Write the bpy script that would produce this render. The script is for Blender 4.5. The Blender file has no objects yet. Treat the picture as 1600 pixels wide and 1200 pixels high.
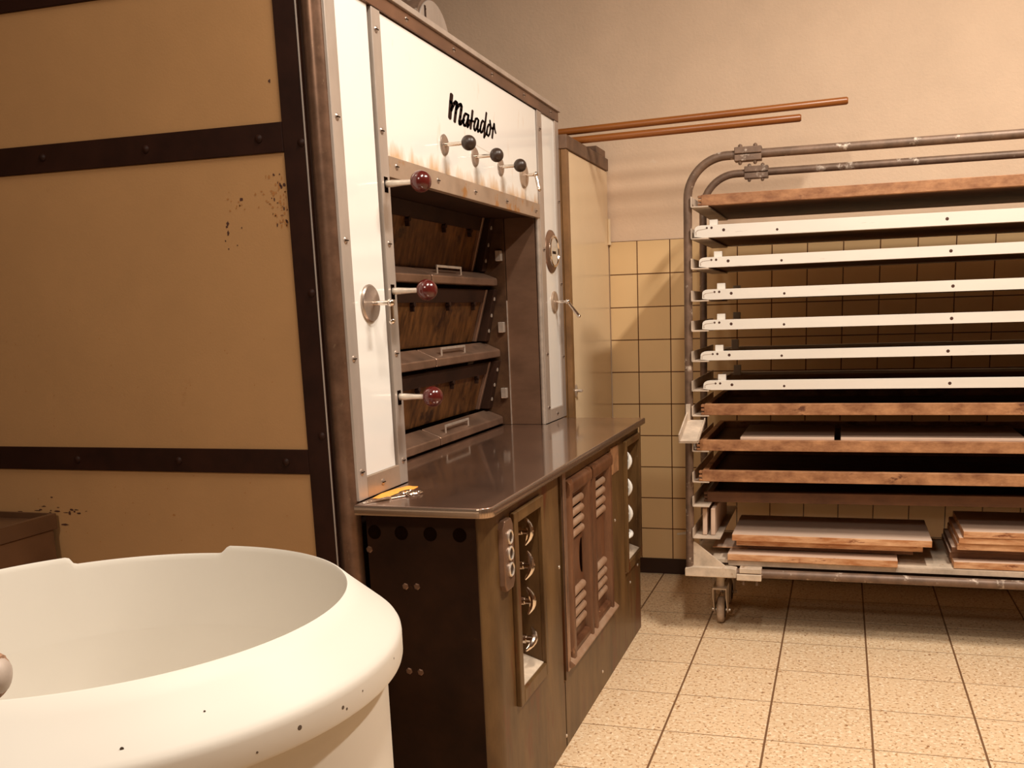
import bpy, math, random
from mathutils import Vector, Matrix
random.seed(7)
C = bpy.context.scene.collection
PI = math.pi

# ------------------------------------------------------------------ materials
def mat(name, col, rough=.5, metal=0., spec=.5, var=0., vs=6., st=(1, 1, 1), col2=None,
        spots=None, bump=0., bs=60., coat=0., detail=6., rvar=0.):
    """Principled paint / metal / wood with noise colour variation, worn spots and fine bump."""
    m = bpy.data.materials.new(name); m.use_nodes = True
    nt = m.node_tree; N = nt.nodes; L = nt.links
    b = N['Principled BSDF']
    b.inputs['Roughness'].default_value = rough
    b.inputs['Metallic'].default_value = metal
    b.inputs['Specular IOR Level'].default_value = spec
    b.inputs['Coat Weight'].default_value = coat
    b.inputs['Coat Roughness'].default_value = .12
    b.inputs['Base Color'].default_value = (*col, 1)
    tc = N.new('ShaderNodeTexCoord'); oi = N.new('ShaderNodeObjectInfo')
    ad = N.new('ShaderNodeVectorMath'); ad.operation = 'ADD'
    sc = N.new('ShaderNodeVectorMath'); sc.operation = 'SCALE'; sc.inputs['Scale'].default_value = 37.
    L.new(tc.outputs['Object'], ad.inputs[0]); L.new(oi.outputs['Random'], sc.inputs[0]); L.new(sc.outputs[0], ad.inputs[1])
    mp = N.new('ShaderNodeMapping'); mp.inputs['Scale'].default_value = st
    L.new(ad.outputs[0], mp.inputs['Vector'])
    cur = None
    if var or col2:
        n = N.new('ShaderNodeTexNoise'); n.inputs['Scale'].default_value = vs; n.inputs['Detail'].default_value = detail
        n.inputs['Roughness'].default_value = .65
        L.new(mp.outputs[0], n.inputs['Vector'])
        r = N.new('ShaderNodeValToRGB')
        c2 = col2 if col2 else tuple(min(1, c * (1 + var)) for c in col)
        c1 = col if col2 else tuple(c * (1 - var) for c in col)
        r.color_ramp.elements[0].position = .33; r.color_ramp.elements[0].color = (*c1, 1)
        r.color_ramp.elements[1].position = .67; r.color_ramp.elements[1].color = (*c2, 1)
        L.new(n.outputs['Fac'], r.inputs['Fac']); cur = r.outputs['Color']
        if rvar:
            mr = N.new('ShaderNodeMapRange'); mr.inputs['To Min'].default_value = max(.02, rough - rvar); mr.inputs['To Max'].default_value = rough + rvar
            L.new(n.outputs['Fac'], mr.inputs['Value']); L.new(mr.outputs[0], b.inputs['Roughness'])
    for sp in (spots or []):
        scol, thr, ssc, sst = sp
        mp2 = N.new('ShaderNodeMapping'); mp2.inputs['Scale'].default_value = sst
        L.new(ad.outputs[0], mp2.inputs['Vector'])
        n2 = N.new('ShaderNodeTexNoise'); n2.inputs['Scale'].default_value = ssc; n2.inputs['Detail'].default_value = 8
        n2.inputs['Roughness'].default_value = .7
        L.new(mp2.outputs[0], n2.inputs['Vector'])
        r2 = N.new('ShaderNodeValToRGB'); r2.color_ramp.elements[0].position = thr; r2.color_ramp.elements[1].position = min(1, thr + .06)
        L.new(n2.outputs['Fac'], r2.inputs['Fac'])
        mx = N.new('ShaderNodeMix'); mx.data_type = 'RGBA'
        L.new(r2.outputs['Color'], mx.inputs['Factor'])
        if cur is None: mx.inputs['A'].default_value = (*col, 1)
        else: L.new(cur, mx.inputs['A'])
        mx.inputs['B'].default_value = (*scol, 1); cur = mx.outputs['Result']
    if cur is not None: L.new(cur, b.inputs['Base Color'])
    if bump:
        n3 = N.new('ShaderNodeTexNoise'); n3.inputs['Scale'].default_value = bs; n3.inputs['Detail'].default_value = 4
        L.new(mp.outputs[0], n3.inputs['Vector'])
        bp = N.new('ShaderNodeBump'); bp.inputs['Strength'].default_value = bump; bp.inputs['Distance'].default_value = .004
        L.new(n3.outputs['Fac'], bp.inputs['Height']); L.new(bp.outputs[0], b.inputs['Normal'])
    return m

def grid_mat(name, col, grout, px, py, ox, oy, axes, wx, wy, rough, var, speck=None, bump=.0, tint=.06, stain=None):
    """Square tiles laid on a world-space grid, with grout lines, per-tile tint and optional specks."""
    m = bpy.data.materials.new(name); m.use_nodes = True
    nt = m.node_tree; N = nt.nodes; L = nt.links; b = N['Principled BSDF']
    b.inputs['Roughness'].default_value = rough
    g = N.new('ShaderNodeNewGeometry'); s = N.new('ShaderNodeSeparateXYZ'); L.new(g.outputs['Position'], s.inputs[0])
    def M(op, a, v, c=None):
        n = N.new('ShaderNodeMath'); n.operation = op
        for k, q in enumerate((a, v, c)):
            if q is None: continue
            if isinstance(q, (int, float)): n.inputs[k].default_value = q
            else: L.new(q, n.inputs[k])
        return n.outputs[0]
    def line(sock, p, o, w):
        t = M('DIVIDE', M('SUBTRACT', sock, o), p)
        fl = M('FLOOR', t, 0.); fr = M('SUBTRACT', t, fl)
        d = M('MULTIPLY', M('MINIMUM', fr, M('SUBTRACT', 1., fr)), p)
        return M('LESS_THAN', d, w / 2), fl
    la, fa = line(s.outputs[axes[0]], px, ox, wx)
    lb, fb = line(s.outputs[axes[1]], py, oy, wy)
    gl = M('MAXIMUM', la, lb)
    cv = N.new('ShaderNodeCombineXYZ'); L.new(fa, cv.inputs[0]); L.new(fb, cv.inputs[1])
    wn = N.new('ShaderNodeTexWhiteNoise'); L.new(cv.outputs[0], wn.inputs['Vector'])
    nz = N.new('ShaderNodeTexNoise'); nz.inputs['Scale'].default_value = 5.; nz.inputs['Detail'].default_value = 6.
    L.new(g.outputs['Position'], nz.inputs['Vector'])
    v = M('ADD', M('MULTIPLY', M('SUBTRACT', wn.outputs['Value'], .5), tint), M('MULTIPLY', M('SUBTRACT', nz.outputs['Fac'], .5), var))
    v = M('ADD', v, 1.)
    vm = N.new('ShaderNodeVectorMath'); vm.operation = 'SCALE'; vm.inputs[0].default_value = col; L.new(v, vm.inputs['Scale'])
    cur = vm.outputs[0]
    def blend(fac, cur, c2):
        mx = N.new('ShaderNodeMix'); mx.data_type = 'RGBA'; L.new(fac, mx.inputs['Factor']); L.new(cur, mx.inputs['A'])
        mx.inputs['B'].default_value = (*c2, 1); return mx.outputs['Result']
    if speck:
        for scol, thr, ssc in speck:
            n2 = N.new('ShaderNodeTexNoise'); n2.inputs['Scale'].default_value = ssc; n2.inputs['Detail'].default_value = 3
            L.new(g.outputs['Position'], n2.inputs['Vector'])
            r2 = N.new('ShaderNodeValToRGB'); r2.color_ramp.elements[0].position = thr; r2.color_ramp.elements[1].position = thr + .05
            L.new(n2.outputs['Fac'], r2.inputs['Fac']); cur = blend(r2.outputs['Color'], cur, scol)
    cur = blend(gl, cur, grout)
    L.new(cur, b.inputs['Base Color'])
    bp = N.new('ShaderNodeBump'); bp.inputs['Strength'].default_value = .6; bp.inputs['Distance'].default_value = .002; bp.invert = True
    L.new(gl, bp.inputs['Height']); L.new(bp.outputs[0], b.inputs['Normal'])
    return m

K = {}
K['plaster'] = mat('plaster', (.80, .59, .415), .9, var=.05, vs=3, bump=.35, bs=90, spots=[((.85, .71, .56), .66, 2.2, (1, 1, 1))])
K['ceiling'] = mat('ceiling_paint', (.24, .15, .085), .9, var=.03)
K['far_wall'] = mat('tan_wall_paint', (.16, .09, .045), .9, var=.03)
K['tile'] = grid_mat('wall_tile', (.80, .55, .285), (.10, .03, .010), .1505, .1487, 0., 1.559, (0, 2), .0045, .0045, .16, .10, tint=.07)
K['floor'] = grid_mat('terrazzo_tile', (.80, .58, .36), (.20, .10, .045), .3025, .2845, .1105, 3.541, (0, 1), .0065, .0035, .45, .12,
                      speck=[((.92, .74, .52), .56, 75.), ((.52, .29, .13), .575, 95.), ((.32, .15, .06), .64, 60.)], tint=.05)
K['base'] = mat('base_tile', (.035, .014, .008), .4)
K['beige'] = mat('beige_enamel', (.42, .228, .095), .42, var=.06, vs=2.5, spots=[((.36, .18, .07), .66, 3., (1, 1, 1))], bump=.06, bs=200)
K['chip'] = mat('chipped_paint', (.06, .018, .008), .7)
K['scuff'] = mat('scuffed_paint', (.36, .15, .04), .6)
K['strip'] = mat('dark_brown_steel', (.022, .007, .0035), .5, var=.25, vs=14, spec=.18)
K['post'] = mat('worn_brown_steel', (.19, .105, .065), .34, metal=.6, var=.25, vs=20, spots=[((.30, .2, .12), .64, 40., (1, 1, .5))], rvar=.08)
K['steel'] = mat('brushed_steel', (.54, .465, .405), .36, metal=.5, var=.12, vs=9, st=(1, 1, .4), rvar=.08)
K['rusty'] = mat('rust_stained_steel', (.50, .38, .285), .34, metal=.5, spots=[((.50, .24, .07), .575, 7., (1, 1, 1))], var=.16, vs=6, rvar=.08)
K['topband'] = mat('reflection_darkened_steel', (.075, .036, .025), .25, metal=.6, col2=(.34, .185, .115), vs=1.6, spots=[((.45, .22, .08), .62, 4., (1, 1, 1))])  # steel with a dark reflection put into its colour, plus rust spots
K['white'] = mat('white_enamel', (.90, .88, .83), .12, var=.015, vs=3, coat=.3)
K['white_rust'] = mat('white_enamel_with_rust', (.90, .88, .83), .12, coat=.3)
K['casing'] = mat('sooty_steel', (.030, .012, .006), .65, spec=.2, var=.3, vs=7)
K['black'] = mat('black_gap', (.007, .003, .0015), .9, spec=.0)
K['reveal'] = mat('brown_brushed_steel', (.23, .13, .08), .36, metal=.45, var=.2, vs=4, st=(1, 1, 2.5), rvar=.08)
K['door'] = mat('scorched_steel', (.055, .022, .008), .38, metal=.45, col2=(.26, .115, .035), vs=30, st=(1, 1.3, .28),
                spots=[((.42, .22, .08), .66, 45, (1, 1.3, .14)), ((.04, .016, .008), .56, 5.5, (1, 1, 1))])
K['cheek'] = mat('sooty_rusty_cheek', (.05, .022, .011), .5, metal=.3, col2=(.15, .075, .035), vs=9)
K['ledge'] = mat('greased_steel', (.36, .225, .155), .33, metal=.7, var=.25, vs=8, rvar=.1)
K['letter'] = mat('black_lettering', (.022, .009, .006), .6, spec=.1)
K['faint'] = mat('faint_print', (.62, .55, .46), .5)
K['knob'] = mat('dark_bakelite', (.035, .018, .011), .38, var=.2, vs=30)
K['red'] = mat('oxblood_bakelite', (.085, .009, .007), .2, coat=.4)
K['chrome'] = mat('chrome', (.78, .70, .62), .14, metal=1.)
K['nickel'] = mat('dull_nickel', (.68, .59, .50), .3, metal=.6, var=.15, vs=30)
K['gunmetal'] = mat('grey_plate_metal', (.44, .35, .29), .3, metal=.7, var=.15, vs=30)
K['glass'] = mat('gauge_glass', (.55, .50, .43), .08, coat=.5)
K['olive'] = mat('olive_brown_paint', (.062, .030, .010), .40, col2=(.185, .100, .036), vs=7, st=(1, 1, .3), spec=.35, detail=9,
                 spots=[((.12, .038, .012), .55, 9., (1, 1, .22)), ((.50, .39, .26), .695, 46., (1, 1, .8))], bump=.15, bs=30)
K['side_shade'] = mat('painted_side_shade', (.022, .008, .003), .6, spec=.12, var=.3, vs=8, spots=[((.06, .028, .011), .66, 14., (1, 1, 1))])  # cabinet paint darkened: the shade of the near side is in the colour
K['russet'] = mat('russet_paint', (.075, .027, .011), .36, col2=(.19, .082, .038), vs=10, st=(1, 1, .3), spec=.5,
                  spots=[((.40, .20, .10), .64, 18., (1, 1, .35))], bump=.15, bs=40)
K['louver'] = mat('worn_louvre_paint', (.38, .25, .165), .45, col2=(.30, .16, .09), vs=20)
K['label'] = mat('rusted_label', (.30, .15, .07), .5, var=.4, vs=25)
K['worktop'] = mat('worktop_steel', (.31, .185, .13), .32, metal=.8, var=.14, vs=5, rvar=.08, bump=.03, bs=8, coat=1.)
_b = K['worktop'].node_tree.nodes['Principled BSDF']; _b.inputs['Coat Roughness'].default_value = .07; _b.inputs['Coat IOR'].default_value = 1.9
K['worktop_edge'] = mat('worktop_edge_steel', (.42, .31, .23), .22, metal=.85)
K['orange'] = mat('orange_cloth', (.85, .36, .055), .7, var=.15, vs=30)
K['closet'] = mat('cream_enamel', (.86, .66, .42), .17, var=.03, vs=3)
K['bronze'] = mat('bronze_brown_frame', (.22, .11, .04), .4, var=.25, vs=9)
K['wood_frame'] = mat('dirty_brown_frame', (.17, .095, .055), .6, var=.35, vs=12)
K['rod'] = mat('varnished_rod', (.36, .12, .022), .35, col2=(.25, .07, .014), vs=12, st=(.15, 1, 1))
K['tube'] = mat('floury_tube', (.17, .105, .07), .5, metal=.2, var=.3, vs=18, spots=[((.56, .46, .37), .58, 16., (1, 1, 1))], bump=.1)
K['flour'] = mat('flour_dusted_steel', (.60, .48, .36), .6, var=.22, vs=15, spots=[((.36, .23, .14), .60, 18., (1, 1, 1))])
K['angle'] = mat('dusty_angle_iron', (.55, .44, .34), .55, var=.25, vs=12)
K['board'] = mat('old_board_wood', (.20, .075, .028), .6, col2=(.48, .235, .105), vs=26, st=(.55, 1, 1),
                 spots=[((.12, .038, .014), .60, 14., (.5, 1, 1)), ((.60, .39, .25), .66, 60., (1, 1, 1))], bump=.25, bs=60)
K['board_shaded'] = mat('shaded_board_wood', (.09, .034, .012), .65, col2=(.16, .065, .024), vs=20, st=(.5, 1, 1))  # darkened board wood; on set-back boards it paints in their shade
K['board_top'] = mat('floury_board_face', (.58, .40, .29), .7, col2=(.68, .50, .38), vs=9, st=(.3, 1, 1))
K['board_raw'] = mat('raw_board_edge', (.40, .15, .045), .65, col2=(.74, .44, .24), vs=22, st=(.45, 1, 2),
                     spots=[((.20, .06, .02), .58, 16., (.5, 1, 2)), ((.86, .62, .42), .68, 50., (.5, 1, 2))], bump=.3, bs=50)
K['whitewood'] = mat('white_painted_wood', (.76, .70, .62), .5, var=.04, vs=8, st=(.3, 1, 1),
                     spots=[((.56, .48, .41), .635, 22., (.2, 1, 2))])
K['worn_white'] = mat('worn_grey_wood', (.47, .38, .31), .6, var=.3, vs=40, st=(.3, 1, 1))
K['canvas'] = mat('brown_canvas', (.27, .14, .06), .8, var=.2, vs=6)
K['rubber'] = mat('caster_wheel', (.46, .35, .26), .6, var=.25, vs=30)
K['rubber_dark'] = mat('caster_side', (.05, .03, .02), .6)
K['tub'] = mat('cream_mixer_paint', (.73, .68, .60), .48, var=.015, vs=2, spec=.35)
K['tub_chip'] = mat('tub_chips', (.10, .07, .05), .6)
K['arm'] = mat('doughy_steel', (.50, .40, .33), .5, var=.15, vs=20)
K['crust'] = mat('dried_dough', (.36, .2, .12), .8, var=.3, vs=60)
K['table'] = mat('brown_steel_table', (.12, .056, .025), .4, metal=.3, var=.2, vs=5)

def header_rust(m):
    """run-off rust stains creeping up from the bottom seam of the header enamel."""
    nt = m.node_tree; N = nt.nodes; L = nt.links; b = N['Principled BSDF']
    g = N.new('ShaderNodeNewGeometry'); sx = N.new('ShaderNodeSeparateXYZ'); L.new(g.outputs['Position'], sx.inputs[0])
    mr = N.new('ShaderNodeMapRange'); mr.inputs['From Min'].default_value = 1.640; mr.inputs['From Max'].default_value = 1.685
    mr.inputs['To Min'].default_value = .34; mr.inputs['To Max'].default_value = 0.; L.new(sx.outputs[2], mr.inputs['Value'])
    mp = N.new('ShaderNodeMapping'); mp.inputs['Scale'].default_value = (1, 1, .35); L.new(g.outputs['Position'], mp.inputs[0])
    n = N.new('ShaderNodeTexNoise'); n.inputs['Scale'].default_value = 22; n.inputs['Detail'].default_value = 7; L.new(mp.outputs[0], n.inputs['Vector'])
    a = N.new('ShaderNodeMath'); a.operation = 'ADD'; L.new(mr.outputs[0], a.inputs[0]); L.new(n.outputs['Fac'], a.inputs[1])
    r = N.new('ShaderNodeValToRGB'); r.color_ramp.elements[0].position = .62; r.color_ramp.elements[1].position = .92
    r.color_ramp.elements[1].color = (.75, .75, .75, 1); L.new(a.outputs[0], r.inputs[0])
    mx = N.new('ShaderNodeMix'); mx.data_type = 'RGBA'; L.new(r.outputs['Color'], mx.inputs['Factor'])
    mx.inputs['A'].default_value = (.90, .88, .83, 1); mx.inputs['B'].default_value = (.62, .33, .10, 1); L.new(mx.outputs['Result'], b.inputs['Base Color'])
header_rust(K['white_rust'])

# ------------------------------------------------------------------ mesh builder
class MB:
    def __init__(s): s.v = []; s.f = []; s.m = []
    def add(s, vs, fs, mi=0):
        o = len(s.v); s.v += [Vector(p) for p in vs]
        for f in fs: s.f.append([i + o for i in f]); s.m.append(mi)
    def box(s, x0, x1, y0, y1, z0, z1, mi=0, M=None):
        x0, x1 = min(x0, x1), max(x0, x1); y0, y1 = min(y0, y1), max(y0, y1); z0, z1 = min(z0, z1), max(z0, z1)
        p = [Vector((x, y, z)) for x in (x0, x1) for y in (y0, y1) for z in (z0, z1)]
        if M: p = [M @ q for q in p]
        s.add(p, [(0, 1, 3, 2), (4, 6, 7, 5), (0, 4, 5, 1), (2, 3, 7, 6), (0, 2, 6, 4), (1, 5, 7, 3)], mi); return s
    def prism(s, poly, ax, a, b, mi=0):
        """poly: 2-D outline in the two axes other than ax (in x,y,z order), extruded from a to b."""
        def P(q, t): l = list(q); l.insert(ax, t); return l
        n = len(poly); vs = [P(q, a) for q in poly] + [P(q, b) for q in poly]
        fs = [tuple(range(n)), tuple(range(2 * n - 1, n - 1, -1))] + [(i, n + i, n + (i + 1) % n, (i + 1) % n) for i in range(n)]
        s.add(vs, fs, mi); return s
    def rev(s, p0, p1, prof, n=20, mi=0, closed=False):
        """surface of revolution about p0->p1; prof = [(t along axis in metres, radius)]."""
        p0 = Vector(p0); d = (Vector(p1) - p0).normalized()
        a = d.orthogonal().normalized(); b = d.cross(a)
        vs = []; k = len(prof)
        for t, r in prof:
            for i in range(n):
                w = 2 * PI * i / n; vs.append(p0 + d * t + (a * math.cos(w) + b * math.sin(w)) * r)
        fs = [(j * n + i, j * n + (i + 1) % n, (j + 1) * n + (i + 1) % n, (j + 1) * n + i) for j in range(k - 1) for i in range(n)]
        if closed: fs += [((k - 1) * n + i, (k - 1) * n + (i + 1) % n, (i + 1) % n, i) for i in range(n)]
        else: fs += [tuple(range(n - 1, -1, -1)), tuple(range((k - 1) * n, k * n))]
        s.add(vs, fs, mi); return s
    def cyl(s, p0, p1, r, r1=None, n=16, mi=0):
        L = (Vector(p1) - Vector(p0)).length
        return s.rev(p0, p1, [(0, r), (L, r if r1 is None else r1)], n, mi)
    def ball(s, c, r, n=24, k=14, mi=0, ax=(0, 0, 1)):
        a = Vector(ax); c = Vector(c)
        pr = [(r - r * math.cos(PI * j / k), max(r * math.sin(PI * j / k), r * .004)) for j in range(k + 1)]
        return s.rev(c - a * r, c + a * r, pr, n, mi)
    def tube(s, pts, r, n=12, mi=0):
        pts = [Vector(p) for p in pts]; vs = []; rs = r if isinstance(r, (list, tuple)) else [r] * len(pts)
        up = None
        for i, p in enumerate(pts):
            d = (pts[min(i + 1, len(pts) - 1)] - pts[max(i - 1, 0)]).normalized()
            if up is None: up = d.orthogonal().normalized()
            up = (up - d * up.dot(d)).normalized(); w = d.cross(up)
            for j in range(n):
                t = 2 * PI * j / n; vs.append(p + (up * math.cos(t) + w * math.sin(t)) * rs[i])
        k = len(pts)
        fs = [(j * n + i, j * n + (i + 1) % n, (j + 1) * n + (i + 1) % n, (j + 1) * n + i) for j in range(k - 1) for i in range(n)]
        fs += [tuple(range(n - 1, -1, -1)), tuple(range((k - 1) * n, k * n))]
        s.add(vs, fs, mi); return s
    def blob(s, c, ry, rz, ax, off, mi):
        """irregular flat chip lying on a plane x/y = off."""
        n = 9; q = []
        for i in range(n):
            w = 2 * PI * i / n; k = random.uniform(.55, 1.1)
            l = [c[0] + ry * k * math.cos(w), c[1] + rz * k * math.sin(w)]; l.insert(ax, off); q.append(l)
        s.add(q, [tuple(range(n))], mi); return s

WO = {}
def link(o, parent, w):
    WO[o.name] = Vector(w); C.objects.link(o)
    if parent: o.parent = parent; o.location = Vector(w) - WO[parent.name]
    else: o.location = w
    return o
def obj(name, mb, mats, parent=None, bevel=0., smooth=35, label=None, seg=2, sub=0):
    c = Vector([(min(p[i] for p in mb.v) + max(p[i] for p in mb.v)) / 2 for i in range(3)])
    me = bpy.data.meshes.new(name); me.from_pydata([p - c for p in mb.v], [], mb.f)
    for k in (mats if isinstance(mats, (list, tuple)) else [mats]): me.materials.append(K[k])
    for p, i in zip(me.polygons, mb.m): p.material_index = i
    me.validate()
    import bmesh
    bm = bmesh.new(); bm.from_mesh(me); bmesh.ops.recalc_face_normals(bm, faces=bm.faces); bm.to_mesh(me); bm.free()
    me.shade_smooth(); me.set_sharp_from_angle(angle=math.radians(smooth))
    o = bpy.data.objects.new(name, me); link(o, parent, c)
    if label: o['label'] = label
    if bevel:
        b = o.modifiers.new('bevel', 'BEVEL'); b.width = bevel; b.segments = seg; b.limit_method = 'ANGLE'; b.angle_limit = math.radians(40)
        b.harden_normals = True
    return o
def tag(o, label, cat, group=None):
    o['label'] = label; o['category'] = cat
    if group: o['group'] = group
    return o
def thing(name, label, cat, loc, group=None):
    o = bpy.data.objects.new(name, None); o.empty_display_size = .1; link(o, None, loc); return tag(o, label, cat, group)
def struct(name, mb, m, **k):
    o = obj(name, mb, m, **k); o['kind'] = 'structure'; return o
def copy_part(o, parent, w):
    c = o.copy(); link(c, parent, w); return c

# ------------------------------------------------------------------ the room
XL, XR, YF, YB, ZC = -3.1, 2.7, -1.6, 4.42, 3.35
struct('floor', MB().box(XL - .1, XR + .1, YF - .1, YB + .1, -.1, 0), 'floor')
struct('ceiling', MB().box(XL - .1, XR + .1, YF - .1, YB + .1, ZC, ZC + .1), 'ceiling')
struct('wall_back', MB().box(XL - .1, XR + .1, YB, YB + .1, 0, ZC), 'plaster')
struct('wall_left', MB().box(XL - .1, XL, YF, YB, 0, ZC), 'far_wall')
struct('wall_right', MB().box(XR, XR + .1, YF, YB, 0, ZC), 'far_wall')
struct('wall_front', MB().box(XL, XR, YF - .1, YF, 0, ZC), 'far_wall')
struct('trim_1', MB().box(-1.031, XR, YB - .008, YB, .075, 1.559), 'tile')
struct('baseboard_back', MB().box(-1.031, XR, YB - .012, YB, 0, .075), 'base')

# ------------------------------------------------------------------ deck oven
oven = thing('deck_oven', 'large white and beige bakery deck oven with four round levers and black lettering', 'oven', (-2.0, 2.8, 0))
X0 = -1.056
cs = MB()
cs.box(-2.95, -1.076, 1.936, 2.2, 0, 2.012); cs.box(-2.95, -1.076, 3.426, 3.695, 0, 2.012)
cs.box(-2.95, -1.076, 2.2, 3.426, 1.595, 2.012); cs.box(-2.95, -1.36, 2.2, 3.426, .812, 1.595); cs.box(-2.95, -1.076, 2.2, 3.426, 0, .812)
obj('casing', cs, 'casing', oven)
def panel(z0, z1, chips):
    m = MB().box(-2.95, -1.163, 1.928, 1.936, z0, z1)
    for x, z, a, b, mi in chips: m.blob((x, z), a, b, 1, 1.9275 - .00005 * mi, mi)
    return obj('side_panel', m, ['beige', 'chip', 'scuff'], oven)
R = random.uniform
panel(.02, .909, [(-1.8 - R(0, .22), .80 + R(-.006, .012), R(.004, .012), R(.001, .003), 1) for _ in range(13)] +
      [(-1.86, .795, .004, .007, 1), (-1.845, .80, .004, .003, 1), (-1.88, .765, .014, .003, 1), (-1.91, .835, .005, .002, 1), (-1.55, .80, .005, .003, 2)] +
      [(R(-2., -1.2), R(.6, .9), .002, .0015, 2) for _ in range(30)])
panel(.962, 1.6165, [(-1.325, 1.473, .004, .006, 1), (-1.328, 1.466, .003, .003, 1), (-1.326, 1.453, .004, .006, 1), (-1.335, 1.436, .002, .002, 1),
      (-1.305, 1.425, .002, .002, 1), (-1.328, 1.418, .002, .002, 1), (-1.285, 1.523, .006, .004, 1), (-1.29, 1.462, .002, .002, 1)] +
      [(-1.172 - abs(random.gauss(0, .022)), R(1.46, 1.57), R(.001, .004), R(.001, .006), random.choice((1, 2, 2))) for _ in range(60)] +
      [(R(-1.32, -1.2), R(1.50, 1.54), R(.001, .004), .002, 2) for _ in range(20)] + [(R(-2., -1.2), R(.98, 1.3), .0015, .0015, 2) for _ in range(25)])
panel(1.675, 1.972, [(-1.19, 1.762, .003, .005, 1)] + [(R(-1.26, -1.18), R(1.94, 1.965), R(.002, .006), .002, 2) for _ in range(14)])
obj('vertical_strip', MB().box(-1.166, -1.111, 1.922, 1.936, 0, 2.0), 'strip', oven, .002)
for z0, z1 in ((.907, .964), (1.6145, 1.677), (1.97, 1.998)):
    obj('horizontal_strip', MB().box(-2.95, -1.166, 1.923, 1.936, z0, z1), 'strip', oven, .002)
obj('edge_bead', MB().box(-1.1118, -1.1095, 1.9205, 1.9235, 0, 2.0), 'steel', oven)
obj('corner_post', MB().cyl((-1.087, 1.952, 0), (-1.087, 1.952, 2.0), .0255, n=40), 'post', oven)
def plate(name, y0, y1, z0, z1, m, x0=-1.076, x1=X0, bv=.0015):
    return obj(name, MB().box(x0, x1, y0, y1, z0, z1), m, oven, bv)
plate('frame_strip', 1.945, 1.990, .8415, 1.963, 'steel')
plate('white_column', 1.991, 2.151, .892, 1.963, 'white', x1=-1.061)
plate('frame_strip', 2.163, 2.208, .8415, 1.962, 'steel')
plate('foot_plate', 1.990, 2.163, .8415, .892, 'rusty')
plate('header_panel', 2.212, 3.428, 1.6385, 1.960, 'white_rust', x1=-1.061)
plate('lower_band', 2.208, 3.432, 1.5885, 1.6385, 'rusty')
plate('frame_strip', 3.432, 3.486, .8415, 1.962, 'steel')
plate('white_column', 3.490, 3.653, .889, 1.963, 'white', x1=-1.061)
plate('frame_strip', 3.653, 3.702, .8415, 1.963, 'steel')
plate('foot_plate', 3.486, 3.653, .8415, .889, 'steel')
plate('top_band', 1.945, 3.702, 1.963, 1.998, 'topband', x1=-1.054)
plate('top_lip', 1.945, 3.706, 1.998, 2.013, 'steel', x0=-1.0765, x1=-1.046)
obj('opening_bead', MB().cyl((-1.066, 3.425, .8415), (-1.066, 3.425, 1.588), .0085, n=14), 'nickel', oven)
# recess
obj('reveal_panel', MB().box(-1.19, -1.076, 3.418, 3.428, .8415, 1.594), 'reveal', oven)
obj('cheek_bead', MB().box(-1.194, -1.190, 3.413, 3.4185, .8415, 1.30), 'nickel', oven)
obj('inner_cheek', MB().box(-1.358, -1.193, 3.412, 3.428, .8415, 1.594), 'cheek', oven)
for k, (zt, zb) in enumerate(((1.594, 1.408), (1.341, 1.155), (1.081, .905))):
    d = obj('oven_door', MB().prism([(-1.262, zt), (-1.252, zt), (-1.305, zb), (-1.315, zb)], 1, 2.215, 3.333), 'door', oven, .002)
    h = obj('door_header', MB().prism([(-1.252, zt), (-1.243, zt), (-1.254, zt - .045), (-1.264, zt - .045)], 1, 2.215, 3.333), 'casing', d, .001)
    for y in (2.45, 2.74, 3.02, 3.25):
        x = -1.2505; z = zt - .05
        bm = MB().cyl((-1.27, y, z), (-1.252, y, z), .0085, n=8); bm.box(-1.268, -1.255, y - .004, y + .004, z - .022, z)
        obj('hinge_bolt', bm, 'casing', d, .001)
    obj('door_rail', MB().prism([(-1.255, zt), (-1.240, zt), (-1.293, zb), (-1.308, zb)], 1, 3.337, 3.353), 'ledge', oven, .002)
    br = obj('hinge_bracket', MB().prism([(-1.25, zt), (-1.222, zt), (-1.265, zb), (-1.30, zb)], 1, 3.368, 3.41), 'casing', oven, .002)
    for t in (.18, .5, .8):
        x = -1.226 - .043 * t; z = zt + (zb - zt) * t
        obj('bracket_bolt', MB().cyl((x - .012, 3.385, z), (x + .006, 3.385, z), .007, n=10), 'nickel', br)
for k, (zk, zf) in enumerate(((1.407, 1.383), (1.152, 1.124), (.899, .874))):
    for y0, y1 in ((2.215, 2.806), (2.813, 3.405)):
        pr_ = [(-1.290, zk), (-1.226, zf), (-1.221, zf - .004), (-1.221, zf - .0285), (-1.290, zf - .0285)]
        lg = obj('oven_sill', MB().prism(pr_, 1, y0, y1), 'ledge', oven, .004)
    hd = MB()
    za = zf + .004
    for y in (2.885, 3.085): hd.cyl((-1.236, y, za - .004), (-1.236, y, za + .024), .0035, n=8)
    hd.box(-1.239, -1.233, 2.882, 3.088, za + .018, za + .026)
    obj('sill_handle', hd, 'nickel', lg, .001)
for z in (1.461, 1.203, .96): obj('latch_block', MB().box(-1.222, -1.200, 3.392, 3.412, z - .018, z + .02), 'nickel', oven, .002)
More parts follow.
